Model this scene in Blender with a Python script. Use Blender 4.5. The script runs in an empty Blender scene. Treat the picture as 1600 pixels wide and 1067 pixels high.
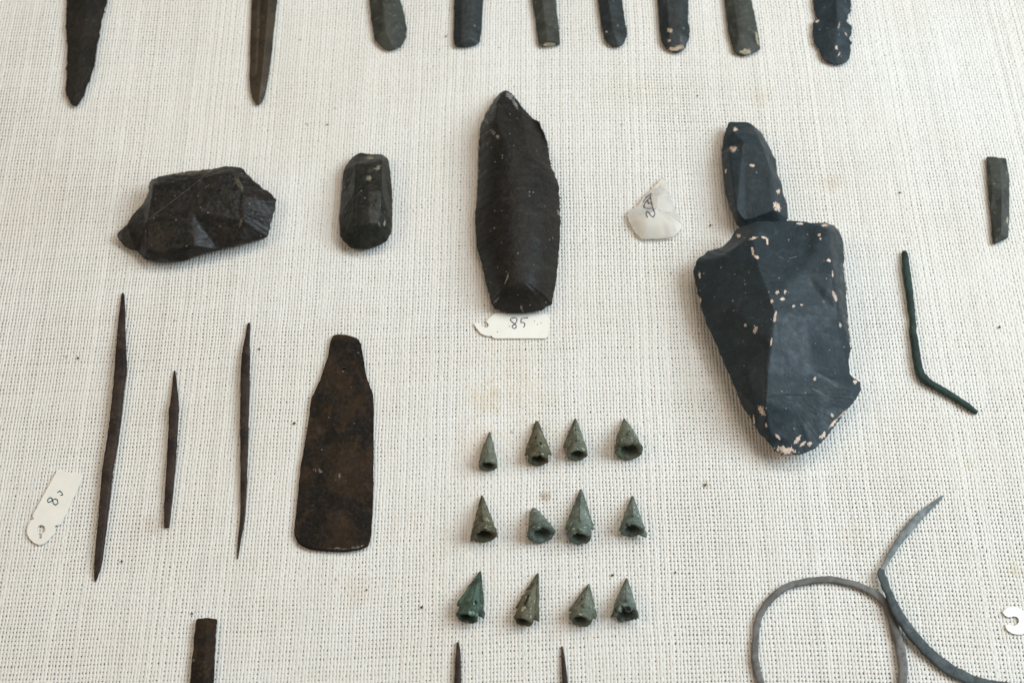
import bpy, math, random
import numpy as np
from mathutils import Vector, noise
from mathutils.bvhtree import BVHTree
from mathutils.geometry import delaunay_2d_cdt, tessellate_polygon

random.seed(7); rng = np.random.default_rng(7)
S = bpy.context.scene
COL = S.collection

# ------------------------------------------------------------------ camera
TILT = math.radians(26.0); DIST = 0.74; LENS = 50.0
FPX = 1600 * LENS / 36.0
cam_d = bpy.data.cameras.new('camera'); cam = bpy.data.objects.new('camera', cam_d)
COL.objects.link(cam); S.camera = cam
CAM = Vector((0, -DIST * math.sin(TILT), DIST * math.cos(TILT)))
cam.location = CAM; cam.rotation_euler = (TILT, 0, 0)
cam_d.lens = LENS; cam_d.sensor_width = 36; cam_d.sensor_fit = 'HORIZONTAL'
cam_d.clip_start = 0.01; cam_d.clip_end = 20
cam_d.dof.use_dof = True; cam_d.dof.focus_distance = 0.715; cam_d.dof.aperture_fstop = 9.0

# ------------------------------------------------------------------ light
W = bpy.data.worlds.new('World'); S.world = W; W.use_nodes = True
W.node_tree.nodes['Background'].inputs[0].default_value = (1.0, 0.93, 0.84, 1)
W.node_tree.nodes['Background'].inputs[1].default_value = 0.20

def area(name, loc, target, sx, sy, power, color):
    d = bpy.data.lights.new(name, 'AREA'); d.shape = 'RECTANGLE'; d.size = sx; d.size_y = sy
    d.energy = power; d.color = color
    o = bpy.data.objects.new(name, d); COL.objects.link(o); o.location = loc
    o.rotation_euler = (Vector(target) - Vector(loc)).to_track_quat('-Z', 'Y').to_euler()
    return o
area('window_light', (1.30, 0.12, 1.15), (0.1, 0, 0), 1.2, 1.0, 33, (0.75, 0.92, 1.04))
area('room_light', (-1.25, 0.05, 1.3), (0, 0, 0), 0.9, 0.9, 6.2, (1.0, 0.78, 0.55))
area('ceiling_light', (0.40, 0.95, 2.0), (0, 0, 0), 1.2, 0.8, 13.5, (1.0, 0.93, 0.84))

vs = S.view_settings
vs.view_transform = 'Standard'; vs.look = 'None'; vs.gamma = 1; vs.exposure = -0.04
vs.use_curve_mapping = False

# ------------------------------------------------------------------ pixel -> place
ct, st = math.cos(TILT), math.sin(TILT)
def ray(px, py):
    u = (px - 800) / FPX; v = -(py - 533.5) / FPX
    return Vector((u, v * ct + st, v * st - ct))
def P(px, py, z_mm=0.0):
    """point seen at photo pixel (px,py) that lies z_mm above the cloth"""
    d = ray(px, py); z = z_mm / 1000.0
    t = (z - CAM.z) / d.z
    return CAM + d * t
MM = 0.001
PX = DIST / FPX            # metres per pixel at the middle of the cloth

# ------------------------------------------------------------------ materials
def nt_new(name):
    m = bpy.data.materials.new(name); m.use_nodes = True
    nt = m.node_tree; return m, nt, nt.nodes['Principled BSDF']
def N(nt, t, **kw):
    n = nt.nodes.new(t)
    for k, v in kw.items(): setattr(n, k, v)
    return n
def L(nt, a, b): nt.links.new(a, b)
def noise_tex(nt, vec, scale, detail=4, rough=0.6, dist=0.0):
    n = N(nt, 'ShaderNodeTexNoise'); n.inputs['Scale'].default_value = scale
    n.inputs['Detail'].default_value = detail; n.inputs['Roughness'].default_value = rough
    n.inputs['Distortion'].default_value = dist
    L(nt, vec, n.inputs['Vector']); return n.outputs['Fac']
def ramp(nt, fac, lo, hi, a=0.0, b=1.0):
    n = N(nt, 'ShaderNodeMapRange'); n.interpolation_type = 'SMOOTHSTEP'
    n.inputs[1].default_value = lo; n.inputs[2].default_value = hi
    n.inputs[3].default_value = a; n.inputs[4].default_value = b
    L(nt, fac, n.inputs[0]); return n.outputs[0]
def mix(nt, fac, a, b, mode='MIX'):
    n = N(nt, 'ShaderNodeMix', data_type='RGBA', blend_type=mode)
    for sock, v in ((n.inputs[0], fac), (n.inputs[6], a), (n.inputs[7], b)):
        if hasattr(v, 'is_linked'): L(nt, v, sock)
        elif isinstance(v, (int, float)): sock.default_value = v
        else: sock.default_value = (*v, 1)
    return n.outputs[2]
def math_n(nt, op, a, b=0.0):
    n = N(nt, 'ShaderNodeMath', operation=op)
    for sock, v in ((n.inputs[0], a), (n.inputs[1], b)):
        if hasattr(v, 'is_linked'): L(nt, v, sock)
        else: sock.default_value = v
    return n.outputs[0]
def attr(nt, name):
    n = N(nt, 'ShaderNodeAttribute'); n.attribute_name = name; return n.outputs['Fac']

def relic(name, c1, c2, c3, rough=0.5, spec=0.5, wear=(0.55, 0.42, 0.33), dust=0.4, bump=0.15,
          sc=1.0, metallic=0.0, dustcol=(0.42, 0.40, 0.37), coat=0.0):
    """aged stone or metal: two-scale colour mottling, dust specks, worn chips from the mesh's own 'wear' marks"""
    m, nt, b = nt_new(name)
    co = N(nt, 'ShaderNodeTexCoord').outputs['Object']
    n1 = noise_tex(nt, co, 55 * sc, 5, 0.62, 0.4)
    n2 = noise_tex(nt, co, 210 * sc, 5, 0.65)
    n3 = noise_tex(nt, co, 900 * sc, 3, 0.7)
    c = mix(nt, ramp(nt, n1, 0.42, 0.58), c1, c2)
    c = mix(nt, ramp(nt, n2, 0.50, 0.70, 0, 0.75), c, c3)
    # fine grain
    c = mix(nt, ramp(nt, n3, 0.42, 0.80, 0.0, 0.30), c, mix(nt, 0.6, c, (0.12, 0.11, 0.10)))
    # dust specks
    v = N(nt, 'ShaderNodeTexVoronoi'); v.inputs['Scale'].default_value = 480 * sc
    v.inputs['Randomness'].default_value = 1.0; L(nt, co, v.inputs['Vector'])
    sep = N(nt, 'ShaderNodeSeparateColor'); L(nt, v.outputs['Color'], sep.inputs[0])
    sz = ramp(nt, sep.outputs[0], 0.86, 1.02, 0.0, 0.27)
    dd = math_n(nt, 'LESS_THAN', v.outputs['Distance'], sz)
    c = mix(nt, math_n(nt, 'MULTIPLY', dd, dust), c, dustcol)
    # dusty film in soft patches
    film = ramp(nt, noise_tex(nt, co, 120 * sc, 6, 0.75, 1.0), 0.52, 0.78, 0, 0.10 * dust * 2)
    c = mix(nt, film, c, dustcol)
    w = attr(nt, 'wear')
    wn = noise_tex(nt, co, 700, 3, 0.7)
    wf = ramp(nt, math_n(nt, 'ADD', w, math_n(nt, 'MULTIPLY', math_n(nt, 'SUBTRACT', wn, 0.5), 1.5)), 0.50, 0.60)
    wf = math_n(nt, 'MULTIPLY', wf, math_n(nt, 'GREATER_THAN', w, 0.04))
    wc = mix(nt, ramp(nt, noise_tex(nt, co, 330, 2), 0.4, 0.6), wear, tuple(min(0.8, x * 1.35 + 0.03) for x in wear))
    c = mix(nt, wf, c, wc)
    pit = attr(nt, 'pit')
    c = mix(nt, ramp(nt, pit, 0.3, 0.7), c, (0.010, 0.009, 0.008))
    L(nt, c, b.inputs['Base Color'])
    rr = math_n(nt, 'ADD', ramp(nt, n2, 0.3, 0.7, rough - 0.10, rough + 0.14), math_n(nt, 'MULTIPLY', wf, 0.3))
    L(nt, rr, b.inputs['Roughness'])
    b.inputs['Specular IOR Level'].default_value = spec
    b.inputs['Metallic'].default_value = metallic
    b.inputs['Coat Weight'].default_value = coat; b.inputs['Coat Roughness'].default_value = 0.3
    bp = N(nt, 'ShaderNodeBump'); bp.inputs['Strength'].default_value = bump
    bp.inputs['Distance'].default_value = 0.0012
    h = math_n(nt, 'ADD', n2, math_n(nt, 'MULTIPLY', n3, 0.5))
    h = math_n(nt, 'ADD', h, math_n(nt, 'MULTIPLY', wf, -0.5))
    L(nt, h, bp.inputs['Height']); L(nt, bp.outputs[0], b.inputs['Normal'])
    return m

M = {}
M['flint_brown'] = relic('dark_brown_flint', (0.0085, 0.0076, 0.0059), (0.0153, 0.0119, 0.0093), (0.0289, 0.0221, 0.0136), 0.40, 0.24, (0.065, 0.048, 0.030), 0.3)
M['flint_green'] = relic('dark_green_stone', (0.010, 0.011, 0.008), (0.017, 0.017, 0.012), (0.026, 0.026, 0.018), 0.34, 0.28, (0.15, 0.13, 0.085), 0.3)
M['celt'] = relic('black_brown_stone', (0.0090, 0.0080, 0.0066), (0.0140, 0.0115, 0.0085), (0.025, 0.017, 0.011), 0.46, 0.20, (0.12, 0.115, 0.105), 0.35, 0.06)
M['obsidian'] = relic('blue_black_obsidian', (0.020, 0.030, 0.035), (0.025, 0.037, 0.043), (0.031, 0.044, 0.050), 0.42, 0.19, (0.50, 0.38, 0.30), 0.35, 0.05, dustcol=(0.42, 0.45, 0.44))  # blue-green lift in the base colour is painted haze of the glass reflection
M['obsidian_grey'] = relic('grey_green_obsidian', (0.0270, 0.0300, 0.0240), (0.0480, 0.0510, 0.0405), (0.0900, 0.0900, 0.0690), 0.48, 0.30, (0.30, 0.25, 0.17), 0.35)
M['obsidian_dark'] = relic('black_obsidian', (0.0137, 0.0187, 0.0187), (0.0213, 0.0275, 0.0275), (0.0350, 0.0425, 0.0413), 0.42, 0.32, (0.34, 0.25, 0.17), 0.35, 0.06)
M['bronze_brown'] = relic('brown_bronze', (0.0095, 0.0070, 0.0048), (0.028, 0.0165, 0.0085), (0.050, 0.027, 0.012), 0.60, 0.12, (0.10, 0.085, 0.07), 0.2, 0.14, 0.8)
M['bronze_dark'] = relic('dark_bronze', (0.013, 0.011, 0.0085), (0.021, 0.017, 0.012), (0.030, 0.023, 0.016), 0.62, 0.15, (0.20, 0.17, 0.14), 0.15, 0.25)
M['bronze_spear'] = relic('olive_brown_bronze', (0.034, 0.023, 0.014), (0.060, 0.042, 0.022), (0.030, 0.019, 0.015), 0.45, 0.28, (0.25, 0.2, 0.15), 0.15, 0.10)
M['bronze_purple'] = relic('purple_brown_bronze', (0.017, 0.0105, 0.0085), (0.036, 0.023, 0.017), (0.066, 0.041, 0.028), 0.50, 0.17, (0.28, 0.25, 0.22), 0.2, 0.2)
M['patina'] = relic('grey_green_patina', (0.112, 0.122, 0.086), (0.180, 0.190, 0.142), (0.056, 0.054, 0.036), 0.75, 0.2, (0.30, 0.33, 0.25), 0.15, 0.45, 2.2)
M['patina_blue'] = relic('blue_grey_patina', (0.112, 0.138, 0.112), (0.185, 0.215, 0.180), (0.066, 0.070, 0.052), 0.75, 0.2, (0.30, 0.35, 0.28), 0.15, 0.45, 2.2)
M['patina_olive'] = relic('olive_patina', (0.088, 0.082, 0.050), (0.150, 0.140, 0.092), (0.050, 0.038, 0.022), 0.75, 0.2, (0.28, 0.26, 0.18), 0.15, 0.45, 2.2)
M['patina_green'] = relic('bright_green_patina', (0.044, 0.062, 0.044), (0.085, 0.135, 0.100), (0.042, 0.028, 0.018), 0.72, 0.2, (0.16, 0.26, 0.20), 0.15, 0.5, 2.2)
M['wire_green'] = relic('deep_green_bronze', (0.013, 0.027, 0.022), (0.024, 0.050, 0.040), (0.022, 0.032, 0.024), 0.6, 0.25, (0.2, 0.26, 0.2), 0.25, 0.4, 1.6)
M['ring_grey'] = relic('warm_grey_bronze', (0.120, 0.108, 0.098), (0.175, 0.168, 0.155), (0.085, 0.078, 0.070), 0.6, 0.3, (0.3, 0.3, 0.27), 0.3, 0.3, 1.6)
M['band_dark'] = relic('dark_blue_grey_bronze', (0.038, 0.050, 0.050), (0.070, 0.086, 0.086), (0.048, 0.050, 0.044), 0.58, 0.32, (0.25, 0.26, 0.24), 0.35, 0.3, 1.6)
M['band_pale'] = relic('pale_blue_grey_bronze', (0.130, 0.148, 0.146), (0.205, 0.225, 0.220), (0.085, 0.088, 0.082), 0.5, 0.4, (0.3, 0.3, 0.27), 0.3, 0.3, 1.6)

def plain(name, col, rough=0.6, var=0.08, sc=300):
    m, nt, b = nt_new(name)
    co = N(nt, 'ShaderNodeTexCoord').outputs['Object']
    f = noise_tex(nt, co, sc, 4)
    c = mix(nt, ramp(nt, f, 0.3, 0.7), tuple(x * (1 - var) for x in col), tuple(min(1, x * (1 + var)) for x in col))
    L(nt, c, b.inputs['Base Color']); b.inputs['Roughness'].default_value = rough
    bp = N(nt, 'ShaderNodeBump'); bp.inputs['Strength'].default_value = 0.1; bp.inputs['Distance'].default_value = 0.0006
    L(nt, f, bp.inputs['Height']); L(nt, bp.outputs[0], b.inputs['Normal'])
    return m
M['card'] = plain('ivory_card', (0.86, 0.82, 0.73), 0.4, 0.03, 120)
M['card_white'] = plain('white_card', (0.90, 0.90, 0.84), 0.45, 0.03, 120)
M['ink'] = plain('blue_black_ink', (0.035, 0.045, 0.075), 0.5, 0.4, 900)
M['ink_green'] = plain('green_blue_ink', (0.020, 0.075, 0.085), 0.5, 0.4, 900)
M['dirt'] = plain('dark_dirt', (0.055, 0.040, 0.028), 0.9, 0.3)
M['lint'] = plain('pale_lint', (0.24, 0.23, 0.21), 0.8, 0.1)

def crystal_mat():
    m, nt, b = nt_new('milky_rock_crystal')
    co = N(nt, 'ShaderNodeTexCoord').outputs['Object']
    f = noise_tex(nt, co, 90, 3)
    L(nt, mix(nt, ramp(nt, f, 0.35, 0.65), (0.92, 0.88, 0.81), (0.95, 0.89, 0.80)), b.inputs['Base Color'])
    b.inputs['Roughness'].default_value = 0.32
    b.inputs['Transmission Weight'].default_value = 0.55
    b.inputs['IOR'].default_value = 1.28
    b.inputs['Specular IOR Level'].default_value = 0.35
    return m
M['crystal'] = crystal_mat()

STAINS = [  # px, py, radius px, strength, colour
    (755, 622, 36, 0.30, (0.84, 0.68, 0.42)), (795, 560, 80, 0.16, (0.86, 0.74, 0.55)), (815, 612, 60, 0.20, (0.86, 0.74, 0.55)),
    (850, 775, 12, 0.75, (0.50, 0.36, 0.20)), (838, 830, 26, 0.45, (0.80, 0.58, 0.36)), (745, 700, 50, 0.30, (0.85, 0.68, 0.55)),
    (1335, 835, 34, 0.14, (0.86, 0.78, 0.52)), (1515, 722, 12, 0.25, (0.80, 0.76, 0.45)), (1300, 285, 24, 0.30, (0.82, 0.68, 0.48)),
    (985, 138, 60, 0.10, (0.85, 0.78, 0.55)), (1102, 757, 8, 0.6, (0.55, 0.45, 0.34)), (575, 790, 16, 0.3, (0.7, 0.58, 0.44)),
    (1585, 890, 14, 0.3, (0.85, 0.75, 0.45)), (60, 330, 120, 0.18, (0.85, 0.75, 0.62)), (560, 925, 30, 0.25, (0.8, 0.66, 0.5)),
    (240, 820, 26, 0.3, (0.68, 0.58, 0.47)), (1190, 150, 26, 0.25, (0.85, 0.72, 0.5)), (840, 690, 70, 0.2, (0.86, 0.72, 0.55)),
]
def linen_mat():
    m, nt, b = nt_new('cream_linen')
    geo = N(nt, 'ShaderNodeNewGeometry').outputs['Position']
    big = noise_tex(nt, geo, 9, 4, 0.6)
    mid = noise_tex(nt, geo, 60, 4, 0.6)
    c = mix(nt, ramp(nt, big, 0.35, 0.65), (0.812, 0.762, 0.690), (0.840, 0.802, 0.742))
    c = mix(nt, ramp(nt, mid, 0.45, 0.75, 0, 0.30), c, (0.74, 0.70, 0.62))
    t = attr(nt, 'tone')
    c = mix(nt, math_n(nt, 'MULTIPLY', t, 0.5), c, (0.60, 0.56, 0.50))
    # short fibres and slubs
    mp = N(nt, 'ShaderNodeMapping'); L(nt, geo, mp.inputs['Vector']); mp.inputs['Scale'].default_value = (1, 0.25, 1)
    fib = noise_tex(nt, mp.outputs[0], 900, 2, 0.6)
    c = mix(nt, ramp(nt, fib, 0.55, 0.75, 0, 0.25), c, (0.62, 0.57, 0.50))
    sn = noise_tex(nt, geo, 150, 4, 0.7, 0.5)
    for (sx, sy, r, s, col) in STAINS:
        p = P(sx, sy, 0)
        d = N(nt, 'ShaderNodeVectorMath', operation='DISTANCE'); L(nt, geo, d.inputs[0]); d.inputs[1].default_value = p
        dist = math_n(nt, 'MULTIPLY', d.outputs['Value'], 1.0 / (r * PX))
        dist = math_n(nt, 'ADD', dist, math_n(nt, 'MULTIPLY', math_n(nt, 'SUBTRACT', sn, 0.5), 2.4))
        c = mix(nt, ramp(nt, dist, 0.1, 1.1, s, 0.0), c, col, 'MULTIPLY')
    # small dark grains caught in the weave
    v = N(nt, 'ShaderNodeTexVoronoi'); v.inputs['Scale'].default_value = 130; L(nt, geo, v.inputs['Vector'])
    sep = N(nt, 'ShaderNodeSeparateColor'); L(nt, v.outputs['Color'], sep.inputs[0])
    dd = math_n(nt, 'LESS_THAN', v.outputs['Distance'], ramp(nt, sep.outputs[0], 0.88, 1.0, 0.0, 0.11))
    c = mix(nt, math_n(nt, 'MULTIPLY', dd, 0.45), c, (0.22, 0.16, 0.12))
    L(nt, c, b.inputs['Base Color']); b.inputs['Roughness'].default_value = 0.95
    b.inputs['Specular IOR Level'].default_value = 0.08
    return m
M['linen'] = linen_mat()
M['board'] = plain('grey_brown_board', (0.42, 0.375, 0.305), 0.95, 0.08, 60)

# ------------------------------------------------------------------ object helpers
def tag(o, label=None, cat=None, group=None, kind=None):
    if label: o['label'] = label
    if cat: o['category'] = cat
    if group: o['group'] = group
    if kind: o['kind'] = kind
    return o
def mesh_obj(name, verts, faces, mat, parent=None, smooth=True, wear=None, pit=None):
    me = bpy.data.meshes.new(name)
    me.from_pydata([tuple(v) for v in verts], [], faces)
    if smooth: me.polygons.foreach_set('use_smooth', [True] * len(me.polygons))
    for nm, a in (('wear', wear), ('pit', pit)):
        if a is not None:
            at = me.attributes.new(nm, 'FLOAT', 'POINT'); at.data.foreach_set('value', np.asarray(a, dtype=np.float32))
    me.materials.append(mat); me.update()
    o = bpy.data.objects.new(name, me); COL.objects.link(o)
    if parent: o.parent = parent
    return o
def recentre(o):
    """put the origin at the thing's base"""
    me = o.data; n = len(me.vertices); co = np.empty(n * 3); me.vertices.foreach_get('co', co); co = co.reshape(-1, 3)
    c = Vector(((co[:, 0].min() + co[:, 0].max()) / 2, (co[:, 1].min() + co[:, 1].max()) / 2, co[:, 2].min()))
    co -= np.array(c); me.vertices.foreach_set('co', co.ravel()); me.update(); o.location = c
    return o

# ------------------------------------------------------------------ setting: linen cloth on a board
def smooth_field(x, y, seed, f):
    r = np.random.default_rng(seed); out = 0
    for k in range(6):
        a = r.uniform(0, 2 * math.pi); ff = f * r.uniform(0.6, 1.7); ph = r.uniform(0, 6.28)
        out = out + np.sin(ff * (x * math.cos(a) + y * math.sin(a)) + ph)
    return out / 3.0
def build_cloth():
    pw, pf = 1.63 * MM, 2.02 * MM
    X0, X1, Y0, Y1 = -0.375, 0.375, -0.235, 0.315
    nw = int((X1 - X0) / pw); nf = int((Y1 - Y0) / pf)
    wj = rng.normal(0, 0.06, nw); fj = rng.normal(0, 0.045, nf)
    wt = rng.normal(0, 0.05, nw); ft = rng.normal(0, 0.04, nf)
    wx = X0 + (np.arange(nw) + wj) * pw; fy = Y0 + (np.arange(nf) + fj) * pf
    def warp_xy(x, y):
        dx = 0.0016 * smooth_field(x, y, 3, 14) + 0.10 * np.clip(x - 0.08, 0, 1) * (-y) * 2.2 + 0.00022 * smooth_field(x, y, 5, 160)
        dy = 0.0018 * smooth_field(x, y, 4, 12) + 0.035 * np.clip(-x - 0.05, -0.1, 1) * 0.9 * -1 + 0.00022 * smooth_field(x, y, 6, 140)
        return x + dx, y + dy
    def opening(x, y):   # looser weave in soft zones
        o = 0.5 + 0.35 * smooth_field(x, y, 11, 22) + 0.22 * smooth_field(x, y, 12, 75)
        o = o + 1.1 * np.clip(0.06 - y, -0.12, 0.3) - 0.5 * np.clip(x - 0.1, -0.05, 0.3)
        return np.clip(o, 0, 1)
    verts, quads, tones = [], [], []
    base = 0
    for fam in (0, 1):
        nt_, nc = (nw, nf) if fam == 0 else (nf, nw)
        ns = nc * 2
        I = np.arange(nt_)[:, None]; K = np.arange(ns)[None, :]
        j = K / 2.0
        if fam == 0:
            lx = np.broadcast_to(wx[:, None], (nt_, ns)); ly = np.broadcast_to(np.interp(j, np.arange(nf), fy), (nt_, ns))
            pitch, amp, cov, tj = pw, 0.105 * MM, 0.84, wt
            hgt = 0.34 * MM; zoff = 0.14 * MM
        else:
            ly = np.broadcast_to(fy[:, None], (nt_, ns)); lx = np.broadcast_to(np.interp(j, np.arange(nw), wx), (nt_, ns))
            pitch, amp, cov, tj = pf, 0.15 * MM, 0.83, ft
            hgt = 0.26 * MM; zoff = -0.10 * MM
        even = (K % 2 == 0)
        sgn = np.where((I + K // 2) % 2 == 0, 1.0, -1.0) * (1 if fam == 0 else -1)
        z = np.where(even, sgn * amp, 0.0) + zoff
        op = opening(lx, ly)
        wid = 0.5 * pitch * (cov + tj[:, None] + 0.09 * (0.5 - op) * 2 + rng.normal(0, 0.045, (nt_, ns)))
        # slubs
        for _ in range(320 if fam == 0 else 150):
            ti = rng.integers(0, nt_); c = rng.integers(0, ns); ln = rng.uniform(4, 22); a = rng.uniform(0.08, 0.30)
            k0, k1 = max(0, int(c - 3 * ln)), min(ns, int(c + 3 * ln))
            wid[ti, k0:k1] *= 1 + a * np.exp(-((np.arange(k0, k1) - c) / ln) ** 2)
        wid = np.where(even, wid, wid * 0.93)
        cx = lx + (rng.normal(0, 0.05, (nt_, ns)) * pw if fam == 0 else 0)
        cy = ly + (rng.normal(0, 0.05, (nt_, ns)) * pf if fam == 1 else 0)
        cx, cy = warp_xy(cx, cy)
        z = z + rng.normal(0, 0.03 * MM, (nt_, ns)) - 0.72 * MM
        rows = []
        for s in (-1, 0, 1):
            vx = cx + (s * wid if fam == 0 else 0); vy = cy + (s * wid if fam == 1 else 0)
            vz = z + (hgt if s == 0 else 0)
            rows.append(np.stack([vx, vy, vz], -1))
        V = np.stack(rows, 2)                      # threads, samples, 3, xyz
        verts.append(V.reshape(-1, 3))
        tone = np.clip(rng.normal(0.18, 0.2, nt_), 0, 1)[:, None, None] + np.clip(rng.normal(0, 0.10, (nt_, ns)), -0.2, 0.4)[:, :, None]
        tones.append(np.broadcast_to(tone, (nt_, ns, 3)).reshape(-1))
        idx = (np.arange(nt_ * ns * 3).reshape(nt_, ns, 3)) + base
        for c in (0, 1):
            a, b_, c_, d = idx[:, :-1, c], idx[:, :-1, c + 1], idx[:, 1:, c + 1], idx[:, 1:, c]
            q = np.stack([a, b_, c_, d] if fam == 1 else [a, d, c_, b_], -1).reshape(-1, 4)
            if fam == 0: q = q[:, ::-1]
            else: q = q[:, ::-1]
            quads.append(q)
        base += nt_ * ns * 3
    V = np.concatenate(verts).astype(np.float32); Q = np.concatenate(quads).astype(np.int32)
    me = bpy.data.meshes.new('cloth')
    me.vertices.add(len(V)); me.vertices.foreach_set('co', V.ravel())
    me.loops.add(Q.size); me.loops.foreach_set('vertex_index', Q.ravel())
    me.polygons.add(len(Q)); me.polygons.foreach_set('loop_start', np.arange(0, Q.size, 4, dtype=np.int32))
    me.polygons.foreach_set('loop_total', np.full(len(Q), 4, dtype=np.int32))
    me.polygons.foreach_set('use_smooth', np.ones(len(Q), dtype=bool))
    me.update(calc_edges=True)
    at = me.attributes.new('tone', 'FLOAT', 'POINT'); at.data.foreach_set('value', np.clip(np.concatenate(tones), 0, 1).astype(np.float32))
    me.materials.append(M['linen'])
    o = bpy.data.objects.new('cloth', me); COL.objects.link(o)
    tag(o, 'cream woven linen cloth under the finds', kind='structure')
build_cloth()
bd = mesh_obj('display_board', [(-0.6, -0.42, -0.0013), (0.6, -0.42, -0.0013), (0.6, 0.5, -0.0013), (-0.6, 0.5, -0.0013),
      (-0.6, -0.42, -0.012), (0.6, -0.42, -0.012), (0.6, 0.5, -0.012), (-0.6, 0.5, -0.012)],
      [(0, 1, 2, 3), (7, 6, 5, 4), (0, 4, 5, 1), (1, 5, 6, 2), (2, 6, 7, 3), (3, 7, 4, 0)], M['board'], smooth=False)
tag(bd, 'board beneath the linen cloth', kind='structure')

# ------------------------------------------------------------------ relief builder for stones and flat metal
def fbm(v, o=4, h=0.9): return noise.fractal(v, h, 2.0, o)
def relief(name, outline, mat, rim=4.0, ridges=(), lines=(), spine=None, rings=44, dens=2.2, smooth=2, rough=0.25,
           edge_jit=0.25, wear=(), pits=(), under=0.6, hole=None, seed=0, round_=0.0, rip=0.0, base=0.0, parent=None, centre=True, dome=0.0, scars=()):
    """outline: (px,py[,h]) silhouette at rim height h mm; ridges: (px,py,h) points of the worked surface;
    lines: index pairs of ridges joined by a crest.  Facets are the triangles between them."""
    oh = [(p[0], p[1], p[2] if len(p) > 2 else rim) for p in outline]
    ow = [P(*p) for p in oh]
    co = [Vector((p.x, p.y)) for p in ow]; hh = [p[2] for p in oh]
    rw = [P(*p) for p in ridges]
    co2 = co + [Vector((p.x, p.y)) for p in rw]; hh2 = hh + [p[2] for p in ridges]
    n = len(co)
    ed = [(i, (i + 1) % n) for i in range(n)] + [(n + a, n + b) for a, b in lines]
    vv, ee, ff, ov, _, _ = delaunay_2d_cdt(co2, ed, [], 1, 1e-7)
    vh = []
    for k, o in enumerate(ov):
        if o: vh.append(hh2[o[0]])
        else:
            d = sorted(range(len(co2)), key=lambda q: (co2[q] - vv[k]).length)[:2]
            vh.append((hh2[d[0]] + hh2[d[1]]) / 2)
    # dense outline
    pts, hs = [], []
    step = dens * PX
    for i in range(n):
        a, b = ow[i], ow[(i + 1) % n]; m = max(1, int((b - a).length / step))
        for k in range(m):
            t = k / m; pts.append((a.x + (b.x - a.x) * t, a.y + (b.y - a.y) * t)); hs.append(hh[i] + (hh[(i + 1) % n] - hh[i]) * t)
    pts = np.array(pts); hs = np.array(hs); m = len(pts)
    # soften the polygon corners a little, then chip
    for _ in range(1):
        pts = 0.5 * pts + 0.25 * (np.roll(pts, 1, 0) + np.roll(pts, -1, 0))
    tang = np.roll(pts, -1, 0) - np.roll(pts, 1, 0); nrm = np.stack([tang[:, 1], -tang[:, 0]], -1)
    nrm /= (np.linalg.norm(nrm, axis=1)[:, None] + 1e-12)
    for i in range(m):
        pts[i] += nrm[i] * edge_jit * MM * fbm(Vector((pts[i][0] * 260 + seed, pts[i][1] * 260, seed * 3.7)), 4)
    if hole:
        hc = P(hole[0], hole[1], base + rim); ctr = np.array([[hc.x, hc.y]] * m)
    elif spine:
        s = [np.array(P(q[0], q[1], (max(hh2) if len(q) < 3 else q[2])))[:2] for q in spine]
        ctr = np.empty_like(pts)
        for i in range(m):
            best = None
            for a, b in zip(s[:-1], s[1:]):
                t = np.clip(np.dot(pts[i] - a, b - a) / np.dot(b - a, b - a), 0, 1); q = a + t * (b - a)
                d = np.linalg.norm(pts[i] - q)
                if best is None or d < best[0]: best = (d, q)
            ctr[i] = best[1]
        for _ in range(6): ctr = 0.5 * ctr + 0.25 * (np.roll(ctr, 1, 0) + np.roll(ctr, -1, 0))
    else:
        c = pts.mean(0); ctr = np.array([c] * m)
    T = np.linspace(0, 1, rings + 1) ** 1.0
    grid = np.empty((rings + 1, m, 2))
    for r, t in enumerate(T):
        if hole:
            ang = np.arctan2(pts[:, 1] - ctr[:, 1], pts[:, 0] - ctr[:, 0])
            hp = ctr + hole[2] * PX * np.stack([np.cos(ang), np.sin(ang)], -1)
            grid[r] = hp + (pts - hp) * (1 - t)
        else: grid[r] = ctr + (pts - ctr) * (1 - t)
    # heights from the facet triangles
    G = grid.reshape(-1, 2); Z = np.full(len(G), np.nan)
    for f in ff:
        for q in range(1, len(f) - 1):
            A, B, C = (np.array(vv[f[k]]) for k in (0, q, q + 1)); ha, hb, hc_ = vh[f[0]], vh[f[q]], vh[f[q + 1]]
            d = (B[1] - C[1]) * (A[0] - C[0]) + (C[0] - B[0]) * (A[1] - C[1])
            if abs(d) < 1e-14: continue
            l1 = ((B[1] - C[1]) * (G[:, 0] - C[0]) + (C[0] - B[0]) * (G[:, 1] - C[1])) / d
            l2 = ((C[1] - A[1]) * (G[:, 0] - C[0]) + (A[0] - C[0]) * (G[:, 1] - C[1])) / d
            l3 = 1 - l1 - l2
            k = (l1 >= -1e-6) & (l2 >= -1e-6) & (l3 >= -1e-6)
            Z[k] = l1[k] * ha + l2[k] * hb + l3[k] * hc_
    Z = Z.reshape(rings + 1, m)
    for r in range(rings + 1):
        bad = np.isnan(Z[r]); Z[r][bad] = (hs if r == 0 else Z[r - 1])[bad]
    Z[0] = hs
    if round_:
        tt = (1 - T)[:, None]; Z += round_ * (1 - tt ** 2) * (tt > 0) - 0 * tt
        Z[-1] = Z[-2] if hole is None else Z[-1]
    for _ in range(smooth):
        Zs = Z.copy()
        Zs[1:-1] = 0.4 * Z[1:-1] + 0.15 * (np.roll(Z, 1, 1)[1:-1] + np.roll(Z, -1, 1)[1:-1]) + 0.15 * (Z[:-2] + Z[2:])
        Zs[-1] = 0.5 * Z[-1] + 0.5 * Z[-2] if not hole else Z[-1]
        Z = Zs
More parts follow.
